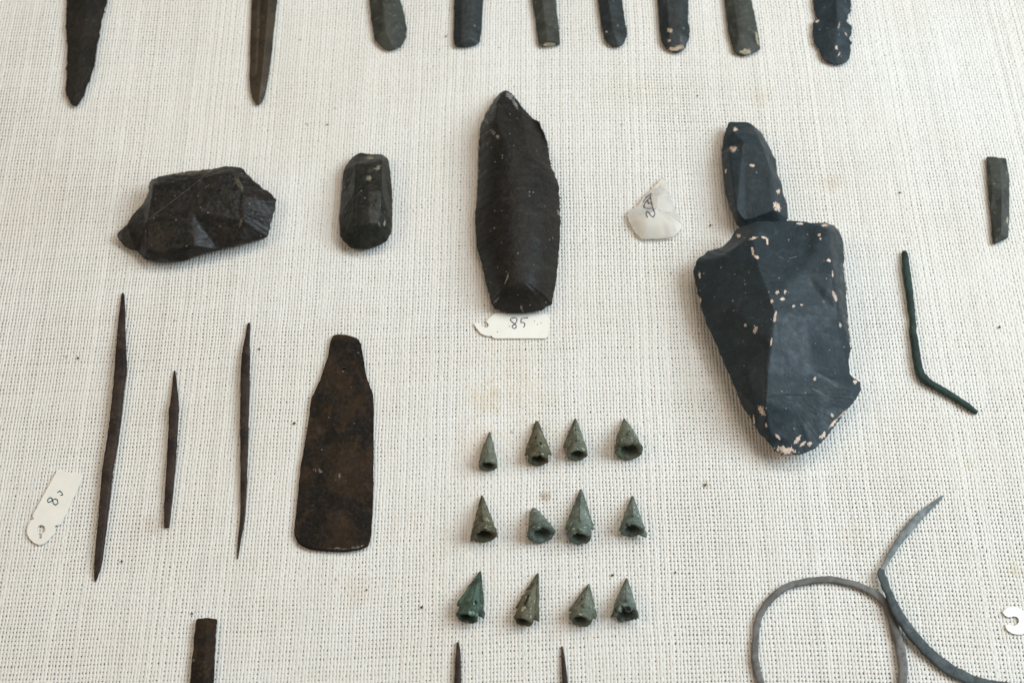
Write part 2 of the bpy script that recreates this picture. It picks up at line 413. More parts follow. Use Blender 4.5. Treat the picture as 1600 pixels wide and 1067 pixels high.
    if not hole:                                # one height where the rings meet
        key = np.round(ctr / (0.6 * MM)).astype(int); kk = {}
        for i in range(m): kk.setdefault(tuple(key[i]), []).append(i)
        for ix in kk.values(): Z[-1][ix] = Z[-1][ix].mean()
    if dome:                                    # ground and polished body, cut by flake scars
        Z = hs[None, :] + dome * (1 - (1 - T[:, None]) ** 2.2)
        for tri3 in scars:
            q = [P(*c) for c in tri3]; A3 = np.array([[p.x, p.y, 1] for p in q]); co3 = np.linalg.solve(A3, np.array([c[2] for c in tri3]))
            Z = np.minimum(Z, np.maximum(1.0, grid[:, :, 0] * co3[0] + grid[:, :, 1] * co3[1] + co3[2]))
        Z[0] = np.minimum(Z[0], hs)
    verts = []
    for r in range(rings + 1):
        for i in range(m):
            x, y = grid[r, i]; k = min(1.0, (r / max(1, rings)) * 6)
            v = Vector((x * 130 + seed, y * 130, seed * 1.3))
            z = Z[r, i] + k * rough * (fbm(v, 5) + 0.6 * fbm(v * 4.3, 3))
            if rip:
                z += k * rip * math.sin(24 * noise.noise(Vector((x * 28 + seed, y * 28, 2.1))) )
            verts.append((x, y, (base + max(0.15, z)) * MM))
    faces = []
    for r in range(rings):
        for i in range(m):
            j = (i + 1) % m
            faces.append((r * m + i, r * m + j, (r + 1) * m + j, (r + 1) * m + i))
    # underside
    lo = []
    for (zf, inset) in ((0.62, 0.16), (0.28, 0.40), (0.0, under)):
        st_ = len(verts)
        for i in range(m):
            dvec = ctr[i] - pts[i]; ln = np.linalg.norm(dvec) + 1e-9
            ins = min(inset * hs[i] * MM, 0.6 * ln)
            q = pts[i] + dvec / ln * ins
            verts.append((q[0], q[1], (base + hs[i] * zf) * MM))
        lo.append(st_)
    prev = 0
    for st_ in lo:
        for i in range(m):
            j = (i + 1) % m; faces.append((prev + j, prev + i, st_ + i, st_ + j))
        prev = st_
    if hole:
        st_ = len(verts); last = rings * m
        for i in range(m): verts.append((verts[last + i][0], verts[last + i][1], base * MM))
        for i in range(m):
            j = (i + 1) % m
            faces.append((last + i, last + j, st_ + j, st_ + i))
            faces.append((st_ + j, prev + j, prev + i, st_ + i))
    else:
        st_ = len(verts)
        for i in range(m): verts.append((ctr[i][0], ctr[i][1], base * MM))
        for i in range(m):
            j = (i + 1) % m; faces.append((prev + j, prev + i, st_ + i, st_ + j))
    V = np.array(verts)
    def spots(lst):
        a = np.zeros(len(V))
        # project to photo pixels to place each mark where it sits on the surface
        rel = V - np.array(CAM)
        zc = -(rel[:, 1] * -st + rel[:, 2] * ct); yc = rel[:, 1] * ct + rel[:, 2] * st
        px = 800 + rel[:, 0] / zc * FPX; py = 533.5 - yc / zc * FPX
        for sp in lst:
            x, y, r1 = sp[:3]; r2 = sp[3] if len(sp) > 3 else r1; an = math.radians(sp[4]) if len(sp) > 4 else 0
            dx, dy = px - x, py - y
            u = dx * math.cos(an) + dy * math.sin(an); w = -dx * math.sin(an) + dy * math.cos(an)
            a = np.maximum(a, np.clip(1.0 - 0.5 * np.sqrt((u / r1) ** 2 + (w / r2) ** 2), 0, 1))
        return a
    o = mesh_obj(name, verts, faces, mat, parent, True, spots(wear), spots(pits))
    if centre: recentre(o)
    return o

# ------------------------------------------------------------------ bars, wires and bands
def bar(name, path, mat, n=10, sq=0.5, flat=1.0, lift=0.0, step=3.0, jit=0.04, seed=0, blunt=False, parent=None, closed=False, base=0.0, centre=True, wk=1.0):
    """path: (px,py,width_px[,lift mm]); lies on the cloth; squarish section; flat = height/width"""
    pts = [(P(p[0], p[1], p[2] * PX * 1000 * flat / 2 + (p[3] if len(p) > 3 else lift)), p[2] * wk * PX / 2) for p in path]
    sm = []
    k = len(pts)
    for i in range(k if closed else k - 1):
        p0, p1, p2, p3 = (pts[q % k] if closed else pts[min(max(q, 0), k - 1)] for q in (i - 1, i, i + 1, i + 2))
        m = max(2, int((p2[0] - p1[0]).length / (step * PX)))
        for s in range(m):
            t = s / m
            c = 0.5 * ((2 * p1[0]) + (p2[0] - p0[0]) * t + (2 * p0[0] - 5 * p1[0] + 4 * p2[0] - p3[0]) * t * t + (3 * p1[0] - p0[0] - 3 * p2[0] + p3[0]) * t ** 3)
            sm.append((c, p1[1] + (p2[1] - p1[1]) * t))
    if not closed: sm.append(pts[-1])
    verts, faces = [], []
    K = len(sm)
    for i, (c, r) in enumerate(sm):
        a = sm[(i - 1) % K if closed else max(0, i - 1)][0]; b = sm[(i + 1) % K if closed else min(K - 1, i + 1)][0]
        d = b - a; d.z = 0; d.normalize(); side = Vector((-d.y, d.x, 0))
        for q in range(n):
            th = 2 * math.pi * (q + 0.5) / n; cs, sn = math.cos(th), math.sin(th)
            e = sq
            cx = math.copysign(abs(cs) ** e, cs); cz = math.copysign(abs(sn) ** e, sn)
            rr = r * (1 + jit * 2.2 * fbm(Vector((c.x * 300 + seed, c.y * 300, q * 0.35)), 3))
            p = c + side * cx * rr + Vector((0, 0, 1)) * cz * rr * flat
            verts.append((p.x, p.y, max(p.z, 0.00002)))
    for i in range(K if closed else K - 1):
        for q in range(n):
            a, b = i * n + q, i * n + (q + 1) % n; i2 = (i + 1) % K; c, d = i2 * n + (q + 1) % n, i2 * n + q
            faces.append((a, b, c, d))
    if not closed:
        faces.append(tuple(range(n))[::-1]); faces.append(tuple(range((K - 1) * n, K * n)))
    nn = len(verts)
    o = mesh_obj(name, verts, faces, mat, parent)
    if centre and not parent: recentre(o)
    return o

def hit_line(pts_px, targets, lift=0.05, step=1.2):
    """follow a drawn line over the surface of things"""
    dg = bpy.context.evaluated_depsgraph_get()
    trees = []
    for t in targets:
        me = t.data; mw = t.matrix_world if not t.parent else t.parent.matrix_world @ t.matrix_local
        mw = Vector(t.location)
        trees.append(BVHTree.FromPolygons([v.co + mw + (Vector(t.parent.location) if t.parent else Vector()) for v in me.vertices], [tuple(p.vertices) for p in me.polygons]))
    out = []
    for (a, b) in zip(pts_px[:-1], pts_px[1:]):
        m = max(1, int(math.hypot(b[0] - a[0], b[1] - a[1]) / step))
        for k in range(m + (1 if b == pts_px[-1] else 0)):
            t = k / m; d = ray(a[0] + (b[0] - a[0]) * t, a[1] + (b[1] - a[1]) * t).normalized()
            best = None
            for tr in trees:
                h = tr.ray_cast(CAM, d)
                if h[0] is not None and (best is None or h[3] < best[3]): best = h
            if best: out.append(best[0] - d * lift * MM)
            else:
                q = P(a[0] + (b[0] - a[0]) * t, a[1] + (b[1] - a[1]) * t, 0.1); out.append(q)
    return out
def thread_line(pts, r, n=5, taper=True):
    verts, faces = [], []
    K = len(pts)
    for i, c in enumerate(pts):
        d = (pts[min(K - 1, i + 1)] - pts[max(0, i - 1)]); d.normalize() if d.length > 0 else None
        s = d.cross(Vector((0, 0, 1))); s = s.normalized() if s.length > 1e-6 else Vector((1, 0, 0)); u = s.cross(d)
        rr = r * (0.65 + 0.35 * abs(math.sin(i * 0.37 + K)))
        for q in range(n):
            th = 2 * math.pi * q / n; p = c + s * math.cos(th) * rr + u * math.sin(th) * rr * 0.5; verts.append(p)
    for i in range(K - 1):
        for q in range(n): faces.append((i * n + q, i * n + (q + 1) % n, (i + 1) * n + (q + 1) % n, (i + 1) * n + q))
    return verts, faces
def marks(name, strokes, target, mat, r_mm, parent=None, lift=0.05):
    V, F = [], []
    for s in strokes:
        if len(s) == 1: s = [s[0], (s[0][0] + 0.8, s[0][1] + 0.6)]
        v, f = thread_line(hit_line(s, [target], lift), r_mm * MM); b = len(V)
        V += v; F += [tuple(i + b for i in q) for q in f]
    o = mesh_obj(name, V, F, mat)
    if parent:
        off = Vector(parent.location)
        for v in o.data.vertices: v.co -= off
        o.parent = parent
    return o

# ------------------------------------------------------------------ worked stones
flake = relief('flint_core', [(183,370),(186,362),(198,350),(208,335),(222,320),(232,302,9),(233,285,10),(238,280,10),(255,274,11),(290,268,12),(325,265,12),(345,262,12),(360,260,11),(378,263,9),(386,272,8),(398,283,8),(412,294,7),(425,304,6),(431,312,6),(430,325,6),(424,345,6),(418,369,6),(398,376,6),(370,384,7),(340,390,7),(310,399,7),(290,406,6),(265,409,6),(240,407,6),(225,405,5),(218,396,4),(210,389,4),(198,388,3),(192,384,3),(190,380,3)],
    M['flint_brown'], 5, [(240,291,16),(330,275,17),(360,270,16),(383,306,16),(381,345,15),(366,380,12),(230,350,14),(230,392,10.5),(300,330,17.5),(305,385,13),(252,396,11),(345,300,17.2),(270,360,15.5)],
    [(0,1),(1,2),(2,3),(3,4),(4,5),(0,6),(6,7),(7,10),(10,9),(9,5)], spine=[(270,340),(350,325)], rings=48, smooth=4, rough=0.42, edge_jit=0.6,
    wear=[(373,287,4,13,-28),(300,270,45,2.2,-6),(376,348,2,7,15)], seed=1, rip=0.05)
tag(flake, 'angular dark brown flint core with pointed ends, no tag beside it', 'stone core')

st2 = relief('bladelet_core', [(537,266),(545,252),(556,242),(563,239),(575,241),(597,241),(606,248),(609,262),(613,300),(613,350),(611,365),(605,376),(590,384),(575,389),(555,389),(545,386),(535,375),(531,368),(530,340),(533,305),(535,280)],
    M['flint_green'], 5, [(556,258,11),(596,252,11),(553,352,13),(593,352,13),(554,300,14),(596,300,14),(576,300,14.6),(576,350,14),(576,256,12),(541,300,8),(606,300,8),(540,356,8),(607,356,8)],
    [(0,4),(4,2),(1,5),(5,3),(2,7),(7,3),(0,8),(8,1)], rings=36, smooth=2, rough=0.22, edge_jit=0.2,
    wear=[(590,263,3,6,35),(576,279,5,3.5),(578,247,7,2.2),(601,349,2,4)], seed=2)
tag(st2, 'small rounded dark green bladelet core with fluted face', 'stone core')

celt = relief('stone_celt', [(750,200),(758,180),(770,160),(780,146),(790,141),(800,146),(810,160),(820,172),(830,180),(843,187),(850,203),(855,215),(858,240),(861,260),(868,275),(873,290),(875,320),(876,345),(874,385),(869,440),(862,476),(857,476),(848,484),(830,488),(808,489),(790,487),(773,483),(768,475),(760,445),(753,415),(745,385),(742,340),(745,310),(747,270),(748,230)],
    M['celt'], 4, [(806,330,16)], [], spine=[(792,205),(806,330),(810,440)], rings=46, smooth=1, rough=0.14, edge_jit=0.45, dome=15.0,
    scars=[((805,160,7),(858,255,7),(815,235,19)), ((790,141,5),(812,170,6),(785,200,17))],
    wear=[(797,150,9,4,40),(770,207,6,3,50),(777,214,4,2.5,20),(873,333,2,5,-30),(792,435,1.4,10,20),(775,470,1.6,7,50),(815,482,1.6,7,-20),(760,190,4,2,60),(805,163,2.5,8,-30)], seed=3)
tag(celt, 'long black polished stone celt with chipped pointed top above tag 85', 'stone axe')

crystal = relief('rock_crystal_flake', [(981,340),(981,334),(985,328),(990,325),(997,321),(1006,308),(1018,296),(1028,285),(1034,277),(1040,281),(1045,295),(1050,312),(1056,328),(1063,342),(1067,352),(1062,364),(1050,371),(1035,373),(1015,374),(1003,373),(993,364),(986,352)],
    M['crystal'], 2.0, [(1030,302,6.0),(1024,330,7.6),(1004,340,7.8),(990,340,6.0),(1044,345,6.2),(1012,358,6.6)], [(0,1),(1,2)],
    rings=26, smooth=40, rough=0.06, edge_jit=0.2, seed=4, dens=1.6)
tag(crystal, 'milky translucent rock crystal flake with inked number', 'crystal flake')
def zz(lst, s, ox, oy): return [[(ox + x / s, oy + y / s) for x, y in st_] for st_ in lst]
marks('inked_number', zz([[(475,345),(462,395),(478,475),(500,555),(522,610),(500,650),(470,640),(440,590),(415,575),(405,605),(425,660)],
    [(470,400),(425,430),(440,480),(478,470)],[(430,430),(385,480),(380,530),(440,545),(490,535)],[(470,350),(400,410),(370,460)]], 8.21, 960, 260), crystal, M['ink'], 0.36, crystal)

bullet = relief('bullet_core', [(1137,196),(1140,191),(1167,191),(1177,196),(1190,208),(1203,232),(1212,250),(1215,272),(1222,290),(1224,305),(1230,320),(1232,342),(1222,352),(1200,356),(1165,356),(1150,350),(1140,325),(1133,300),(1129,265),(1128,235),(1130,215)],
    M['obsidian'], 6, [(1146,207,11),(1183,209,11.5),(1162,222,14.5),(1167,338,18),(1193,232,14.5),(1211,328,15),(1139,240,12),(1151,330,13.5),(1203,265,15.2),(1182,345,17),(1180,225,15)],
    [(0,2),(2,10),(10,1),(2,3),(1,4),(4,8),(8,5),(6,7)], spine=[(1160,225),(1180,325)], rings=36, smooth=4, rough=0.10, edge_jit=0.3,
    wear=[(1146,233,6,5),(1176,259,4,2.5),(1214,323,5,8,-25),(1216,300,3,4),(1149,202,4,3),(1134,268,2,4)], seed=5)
tag(bullet, 'slim fluted black obsidian core touching the big obsidian core', 'stone core')

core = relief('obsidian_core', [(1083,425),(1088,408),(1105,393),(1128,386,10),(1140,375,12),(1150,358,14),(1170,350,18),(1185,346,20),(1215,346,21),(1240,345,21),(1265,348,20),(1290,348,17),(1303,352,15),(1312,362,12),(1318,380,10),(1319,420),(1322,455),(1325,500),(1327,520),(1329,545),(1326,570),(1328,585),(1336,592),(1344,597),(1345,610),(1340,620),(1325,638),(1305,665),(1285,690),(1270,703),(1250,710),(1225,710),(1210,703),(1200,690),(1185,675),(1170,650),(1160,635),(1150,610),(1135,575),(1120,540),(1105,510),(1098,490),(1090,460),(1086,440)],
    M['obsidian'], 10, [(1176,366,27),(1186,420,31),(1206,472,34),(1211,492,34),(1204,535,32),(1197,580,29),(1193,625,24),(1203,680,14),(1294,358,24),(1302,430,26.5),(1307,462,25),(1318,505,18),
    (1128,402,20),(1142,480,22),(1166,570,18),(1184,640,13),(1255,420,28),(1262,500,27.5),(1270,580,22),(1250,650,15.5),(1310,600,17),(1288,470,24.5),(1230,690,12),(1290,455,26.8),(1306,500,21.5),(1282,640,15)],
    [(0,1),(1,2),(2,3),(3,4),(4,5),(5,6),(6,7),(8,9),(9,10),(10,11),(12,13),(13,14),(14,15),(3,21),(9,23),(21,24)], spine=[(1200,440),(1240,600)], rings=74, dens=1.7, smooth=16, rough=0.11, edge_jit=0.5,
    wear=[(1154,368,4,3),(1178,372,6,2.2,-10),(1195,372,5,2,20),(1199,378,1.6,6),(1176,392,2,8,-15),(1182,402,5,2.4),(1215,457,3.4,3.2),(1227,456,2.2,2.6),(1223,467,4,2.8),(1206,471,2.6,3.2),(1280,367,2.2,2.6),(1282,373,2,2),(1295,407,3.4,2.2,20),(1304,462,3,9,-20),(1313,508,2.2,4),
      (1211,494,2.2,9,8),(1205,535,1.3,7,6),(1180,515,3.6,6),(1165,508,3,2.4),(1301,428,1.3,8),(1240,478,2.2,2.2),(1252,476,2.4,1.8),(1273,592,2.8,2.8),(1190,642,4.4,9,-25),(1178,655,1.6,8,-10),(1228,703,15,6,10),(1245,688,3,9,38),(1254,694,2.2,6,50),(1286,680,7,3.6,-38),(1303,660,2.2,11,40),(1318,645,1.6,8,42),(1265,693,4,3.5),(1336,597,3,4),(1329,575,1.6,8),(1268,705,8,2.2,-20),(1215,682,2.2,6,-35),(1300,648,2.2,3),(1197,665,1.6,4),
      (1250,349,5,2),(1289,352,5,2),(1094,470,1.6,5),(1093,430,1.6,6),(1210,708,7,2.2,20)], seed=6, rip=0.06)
tag(core, 'large faceted blue-black obsidian core with pale chipped edges', 'stone core')
for sc_ in [[(1270,608),(1283,615),(1295,621)],[(1268,607),(1280,611)],[(1292,592),(1302,601),(1310,606)],[(1217,401),(1224,404)],[(1233,404),(1245,401)],[(1258,568),(1265,573)]]:
    marks('scratch', [sc_], core, M['lint'], 0.13, core)

sb = relief('knapped_stone_tool', [(1541,246),(1548,245),(1563,247),(1572,247),(1574,260),(1577,275),(1577,340),(1575,372),(1565,377),(1553,382),(1551,378),(1547,330),(1543,290)],
    M['obsidian_grey'], 1.6, [(1547,260,3.2),(1564,258,4.2),(1566,300,4.5),(1565,365,4.0),(1556,374,3.0),(1550,300,3.2)], [(0,1),(1,2),(2,3),(0,5)], spine=[(1558,262),(1562,365)], rings=16, smooth=1, rough=0.08,
    wear=[(1574,345,1.5,6)], seed=7)
tag(sb, 'short narrow obsidian blade segment lying alone above the bent green wire', 'stone blade')

# ------------------------------------------------------------------ top row: two metal points and seven stone blades
o = relief('dagger', [(98,-130),(101,-60),(104,0),(103,47),(105,75),(104,110),(103,140),(107,155),(113,165),(117,167),(122,163),(130,152),(139,130),(148,100),(154,62),(160,30),(168,0),(182,-60),(196,-130)],
    M['bronze_dark'], 2.2, [(140,-120,5),(136,0,5),(124,90,4.4),(116,150,3.2)], [(0,1),(1,2),(2,3)], spine=[(138,-110),(134,0),(118,145)], rings=18, smooth=3, rough=0.35, edge_jit=0.7, seed=8)
tag(o, 'broad dark corroded dagger blade with ragged edges, tip on the cloth', 'dagger blade')
o = relief('spearhead', [(397,-130),(395,-60),(393,0),(391,60),(390,130),(393,150),(400,164),(404,165),(412,156),(417,138),(424,90),(429,40),(434,0),(440,-60),(446,-130)],
    M['bronze_spear'], 1.5, [(405,-120,2.6),(402,0,2.6),(399,110,2.4),(410,-120,2.2),(408,0,2.2),(403,110,2.2),(421,-120,5.6),(420,0,5.6),(413,80,5.0),(408,130,4.0),(405,152,2.8)],
    [(0,1),(1,2),(3,4),(4,5),(6,7),(7,8),(8,9),(9,10)], spine=[(416,-110),(412,0),(405,140)], rings=18, smooth=1, rough=0.10, edge_jit=0.2, seed=9)
tag(o, 'narrow olive brown bronze spear blade with raised midrib', 'spear blade')
BL = [
 ('obsidian_grey', [(570,-95),(577,0),(580,30),(585,60),(592,70),(605,79),(617,78),(628,72),(634,60),(636,45),(633,30),(630,15),(625,0),(614,-95)], [(588,-90,5),(597,0,5.5),(602,50,5.5),(612,-60,4.6),(618,40,5),(610,66,4)], [(0,1),(1,2),(3,4)], [], [(592,-80),(610,55)], 'broad grey green stone blade with wide rounded end and wavy edge'),
 ('obsidian_dark', [(709,-95),(709,0),(709,70),(712,73),(725,74),(745,70),(750,66),(753,40),(755,0),(757,-95)], [(721,-90,4.2),(721,0,4.5),(720,66,4.2),(738,-90,4.2),(737,0,4.5),(735,60,4.2)], [(0,1),(1,2),(3,4),(4,5)], [], [(732,-85),(730,60)], 'straight sided dark stone blade snapped square at its end'),
 ('obsidian_grey', [(821,-95),(831,0),(836,30),(840,60),(843,70),(848,73),(875,70),(873,40),(868,0),(858,-95)], [(838,-90,4),(848,0,4.5),(855,64,4.2),(850,-90,4.0),(862,0,4.4),(868,64,4)], [(0,1),(1,2),(3,4),(4,5)], [(858,70,11,3,-3)], [(842,-85),(858,60)], 'narrow stone blade with squared pale broken end'),
 ('obsidian_dark', [(924,-95),(934,0),(940,45),(946,65),(955,72),(966,74),(974,70),(979,58),(980,50),(977,35),(972,0),(962,-95)], [(940,-90,4),(951,0,4.6),(960,55,4.4)], [(0,1),(1,2)], [(948,50,2,2)], [(944,-85),(962,50)], 'slender glossy black stone blade with smooth rounded tip'),
 ('obsidian_dark', [(1024,-95),(1027,0),(1030,40),(1033,65),(1040,76),(1052,82),(1063,82),(1072,74),(1077,60),(1078,45),(1075,35),(1076,0),(1074,-95)], [(1040,-90,4.4),(1042,0,4.8),(1046,55,4.6),(1062,-90,4.4),(1062,0,4.8),(1062,55,4.6)], [(0,1),(1,2),(3,4),(4,5)], [(1046,48,5,3,20),(1060,75,10,3.5,-20),(1045,64,3,2.4),(1048,77,5,3)], [(1050,-85),(1054,55)], 'dark stone blade with tan chipped patches at its rounded end'),
 ('obsidian_grey', [(1120,-95),(1132,0),(1138,50),(1145,78),(1150,84),(1165,88),(1178,83),(1188,78),(1186,62),(1181,30),(1174,0),(1162,-95)], [(1135,-90,4.2),(1147,0,4.6),(1155,60,4.6),(1152,-90,4.2),(1164,0,4.6),(1173,62,4.2)], [(0,1),(1,2),(3,4),(4,5)], [(1166,81,9,4,-5),(1183,60,2,12,-10)], [(1140,-85),(1162,60)], 'pale grey green stone blade with rough broken end'),
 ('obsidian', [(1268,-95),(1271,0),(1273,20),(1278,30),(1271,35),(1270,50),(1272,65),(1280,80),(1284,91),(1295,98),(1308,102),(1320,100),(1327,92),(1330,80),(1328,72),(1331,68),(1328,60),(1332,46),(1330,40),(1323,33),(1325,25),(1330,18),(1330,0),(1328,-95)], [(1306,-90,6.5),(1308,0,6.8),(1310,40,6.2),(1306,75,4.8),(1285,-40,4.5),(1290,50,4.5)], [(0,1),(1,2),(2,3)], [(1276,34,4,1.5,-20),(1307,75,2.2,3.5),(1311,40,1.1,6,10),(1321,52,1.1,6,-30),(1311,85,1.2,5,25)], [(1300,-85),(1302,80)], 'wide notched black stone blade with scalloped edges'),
]
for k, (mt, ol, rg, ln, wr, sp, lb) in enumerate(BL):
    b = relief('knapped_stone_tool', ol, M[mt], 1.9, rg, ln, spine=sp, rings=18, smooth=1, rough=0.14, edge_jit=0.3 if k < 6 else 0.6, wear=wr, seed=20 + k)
    tag(b, lb, 'stone blade', 'stone blades in a row at the edge of the display')

# ------------------------------------------------------------------ metal awls, plate, strips
def awl(path, mat, label, seed, n=12, **kw):
    return tag(bar('bronze_awl', path, M[mat], n=n, seed=seed, **kw), label, 'awl', 'bronze awls and pins')
awl([(192,458,3),(192,470,6),(191,490,9),(190,520,12),(189,550,16),(189,575,18),(185,610,17),(182,642,17),(176,690,17),(169,732,16),(162,800,14),(155,867,12),(151,895,7),(149,908,2)], 'bronze_purple', 'longest dark bronze awl, pointed at both ends, beside tag 8', 1, flat=0.7)
awl([(273,579,2),(273,595,6),(273,611,9),(273,630,13),(272,640,15),(271,665,14),(267,732,13),(262,800,10),(260.5,824,7)], 'bronze_purple', 'shortest bronze awl with one blunt end, between two longer awls', 2, flat=0.7)
awl([(389,505,4),(387,527,7),(384,557,13),(383,602,14),(382,659,13),(381.5,715,11),(380.5,771,9),(379,809,7),(374,846,4.5),(371,873,1.5)], 'bronze_purple', 'slightly wavy bronze awl with thin curved tip next to the pierced plate', 3, flat=0.7)
awl([(715,1003,3),(716,1015,6),(716,1030,8),(715,1067,9.5),(714,1130,11),(713,1200,6)], 'bronze_purple', 'thick dark bronze pin point below the green stained arrowhead', 4, flat=0.8)
awl([(878,1009,2),(879,1020,4),(880,1030,5.5),(883,1067,8),(887,1130,9),(890,1200,5)], 'bronze_purple', 'thin dark bronze pin point below the grey arrowheads', 5, flat=0.8)

o = relief('pierced_plate', [(520,524),(527,522),(542,523),(559,529),(564,537),(569,565),(572,587),(583,616),(584,640),(584,715),(583,790),(580,840),(576,853),(565,858),(542,862),(509,861),(482,858),(466,849),(459,833),(464,790),(469,734),(479,677),(487,621),(501,591),(512,557),(516,535)],
    M['bronze_brown'], 1.7, [(528,540,2.0),(534,640,2.3),(528,760,2.3),(520,845,2.0)], [(1,2)], rings=60, dens=2.2, smooth=4, rough=0.16, edge_jit=0.22, hole=(537,578,3.4), under=0.9,
    wear=[(530,745,1.5,8,8),(497,735,14,1.2,12),(545,855,35,2.0,-4)], seed=40)
tag(o, 'flat brown bronze plate with tapered top pierced by a small hole', 'metal plate')
o = relief('bronze_chisel', [(306.5,967),(309,965.5),(315,966),(320,964.5),(327,965),(334,966.5),(339,966.5),(339.5,971),(337.5,985),(336,1030),(333,1080),(328,1180),(288,1180),(295,1080),(300,1030),(305,980)],
    M['bronze_brown'], 2.2, [(322,975,3.2),(318,1050,3.6),(309,1170,3.6)], [(0,1),(1,2)], spine=[(321,980),(310,1160)], rings=16, smooth=3, rough=0.16, edge_jit=0.35, seed=41)
tag(o, 'brown bronze chisel bar with blunt square end', 'chisel')

o = bar('bent_wire', [(1413,393,7),(1414,400,10),(1416,420,12),(1420,450,12),(1422,470,10.5),(1424,485,11),(1426,497,9.5),(1427,520,11),(1431,550,12),(1436,578,13),(1444,592,13),(1460,603,11.5),(1490,620,10.5),(1515,637,10),(1527,645,5)], M['wire_green'], n=14, sq=0.8, flat=0.85, jit=0.09, seed=50)
tag(o, 'green corroded bronze wire bent at an obtuse angle', 'wire')
ring_path = [(1189,1067,12),(1180,1033,13,.2),(1181,990,10),(1187,961,11),(1206,934,11),(1236,914,11),(1288,905,11.5),(1328,911,11.5),(1363,925,12),(1384,944,13),(1394,968,14),(1403,999,15),(1410,1033,15),(1410,1067,15),(1400,1110,14),(1376,1146,13),(1330,1168,12),(1280,1170,12),(1232,1150,12),(1205,1115,12)]
o = bar('bracelet', ring_path, M['ring_grey'], n=16, sq=0.60, flat=0.62, jit=0.10, wk=0.86, seed=51, closed=True)
tag(o, 'warm grey bronze bracelet ring touching the dark bent band', 'bracelet')

bent = bpy.data.objects.new('bent_band', None); COL.objects.link(bent); bl = P(1440, 1010, 0); bent.location = bl
tag(bent, 'dark blue grey bronze band bent sharply, its end pale and pointed', 'bronze band')
def under_parent(o, par):
    off = Vector(par.location)
    for v in o.data.vertices: v.co -= off
    o.parent = par; return o
b1 = bar('band', [(1378,888,8,1.8),(1377,896,12,2.2),(1382,911,13,2.6),(1389,928,13,3.0),(1402,956,15,3.4),(1421,985,16.5,2.4),(1445,1013,17,0.8),(1472,1037,18,0),(1500,1054,18,0),(1530,1065,14,0),(1570,1072,12,0),(1640,1084,11,0)], M['band_dark'], n=16, sq=0.50, flat=0.45, jit=0.10, wk=0.92, seed=52, centre=False)
b2 = bar('twisted_end', [(1378,891,6,2.2),(1382,883,6,2.0),(1392,865,8,1.5),(1405,845,10,1.0),(1420,825,12.5,0.6),(1436,807,11,0.4),(1445,799,9,0.3),(1455,790,7,0.2),(1466,781,5,0.1),(1474,774,1.5,0)], M['band_pale'], n=14, sq=0.42, flat=0.45, jit=0.12, seed=53, centre=False)
under_parent(b1, bent); under_parent(b2, bent); b2['label'] = 'pale pointed twisted end'

# ------------------------------------------------------------------ inventory tags
def card(name, outer, holes, mat, label, th=0.8, z=0.10):
    loops = [outer] + holes
    flat3 = [[Vector((P(x, y, z + th).x, P(x, y, z + th).y, 0)) for x, y in lp] for lp in loops]
    allp = [p for lp in flat3 for p in lp]
    tris = tessellate_polygon(flat3)
    n = len(allp)
    verts = [(p.x, p.y, (z + th) * MM) for p in allp] + [(p.x, p.y, z * MM) for p in allp]
    faces = []
    for t in tris:
        a, b, c = (allp[i] for i in t); ccw = (b - a).cross(c - a).z > 0
        t = tuple(t) if ccw else tuple(t)[::-1]
        faces.append(t); faces.append(tuple(i + n for i in t)[::-1])
    s = 0
    for li, lp in enumerate(flat3):
        k = len(lp); area_ = sum(lp[i].x * lp[(i + 1) % k].y - lp[(i + 1) % k].x * lp[i].y for i in range(k))
        for i in range(k):
            a, b = s + i, s + (i + 1) % k
            f = (a + n, b + n, b, a)
            if (area_ < 0) != (li > 0): f = f[::-1]
            faces.append(f)
        s += k
    o = mesh_obj(name, verts, faces, mat, smooth=False); recentre(o)
    return tag(o, label, 'tag', 'inventory tags')
t85 = card('inventory_tag', [(772,490.5),(776,489),(800,490),(853,490.5),(857,492),(857.5,500),(856.5,522),(855,527),(852,528.5),(774,528.5),(770,527),(768,524.5),(764,525),(758,524),(751,520.5),(745,513),(741,506.5),(742,504.5),(747,504.5),(750.5,506.5),(753,509.5),(756.5,512),(760,512),(763,510),(763.5,507),(762,504.5),(760,502),(762.5,498.5),(766,495.5),(768.5,493)], [], M['card'],
    'ivory card tag with hooked end, inked 85, below the celt')
marks('inked_number', zz([[(830,215),(790,200),(720,215),(705,250),(760,300),(815,340),(820,390),(785,412),(740,390),(745,355),(790,330),(830,270),(835,225)],
    [(1050,200),(985,208),(915,218),(910,300),(950,288),(985,315),(985,350),(960,390)],[(685,365)],[(1165,265),(1175,275)],[(455,468)],[(1222,325)],[(1290,295)]], 12.3, 740, 480), t85, M['ink'], 0.32, t85)
circ = lambda cx, cy, r, a0=0, a1=360, k=16: [(cx + r * math.cos(math.radians(a0 + (a1 - a0) * i / k)), cy + r * math.sin(math.radians(a0 + (a1 - a0) * i / k))) for i in range(k)]
t8 = card('inventory_tag', [(88,737),(89.5,735),(92,734),(126,741),(128.5,743),(128.5,746),(127,751.5),(95,818),(92,820),(85.5,820.5),(85,823),(85,828),(83,834),(76,843),(68,849),(61.5,851),(53.6,848),(46,841),(42.5,834),(42,828),(44,820),(48,813),(53,810.5),(51,806),(52,803)],
    [circ(64, 826.5, 6.8)[:4] + [(65.5,834),(65,841),(61,841),(61.3,834)] + circ(64, 826.5, 6.8)[6:]], M['card'], 'ivory card tag with a round hole, inked 8, beside the longest awl')
marks('inked_number', zz([[(365,435),(335,465),(345,492),(385,480),(420,450),(455,460),(462,500),(435,525),(405,505),(400,470),(385,440),(365,435)],[(455,375),(485,355),(508,378),(520,403),(492,408)]], 7.62, 30, 720), t8, M['ink_green'], 0.32, t8)
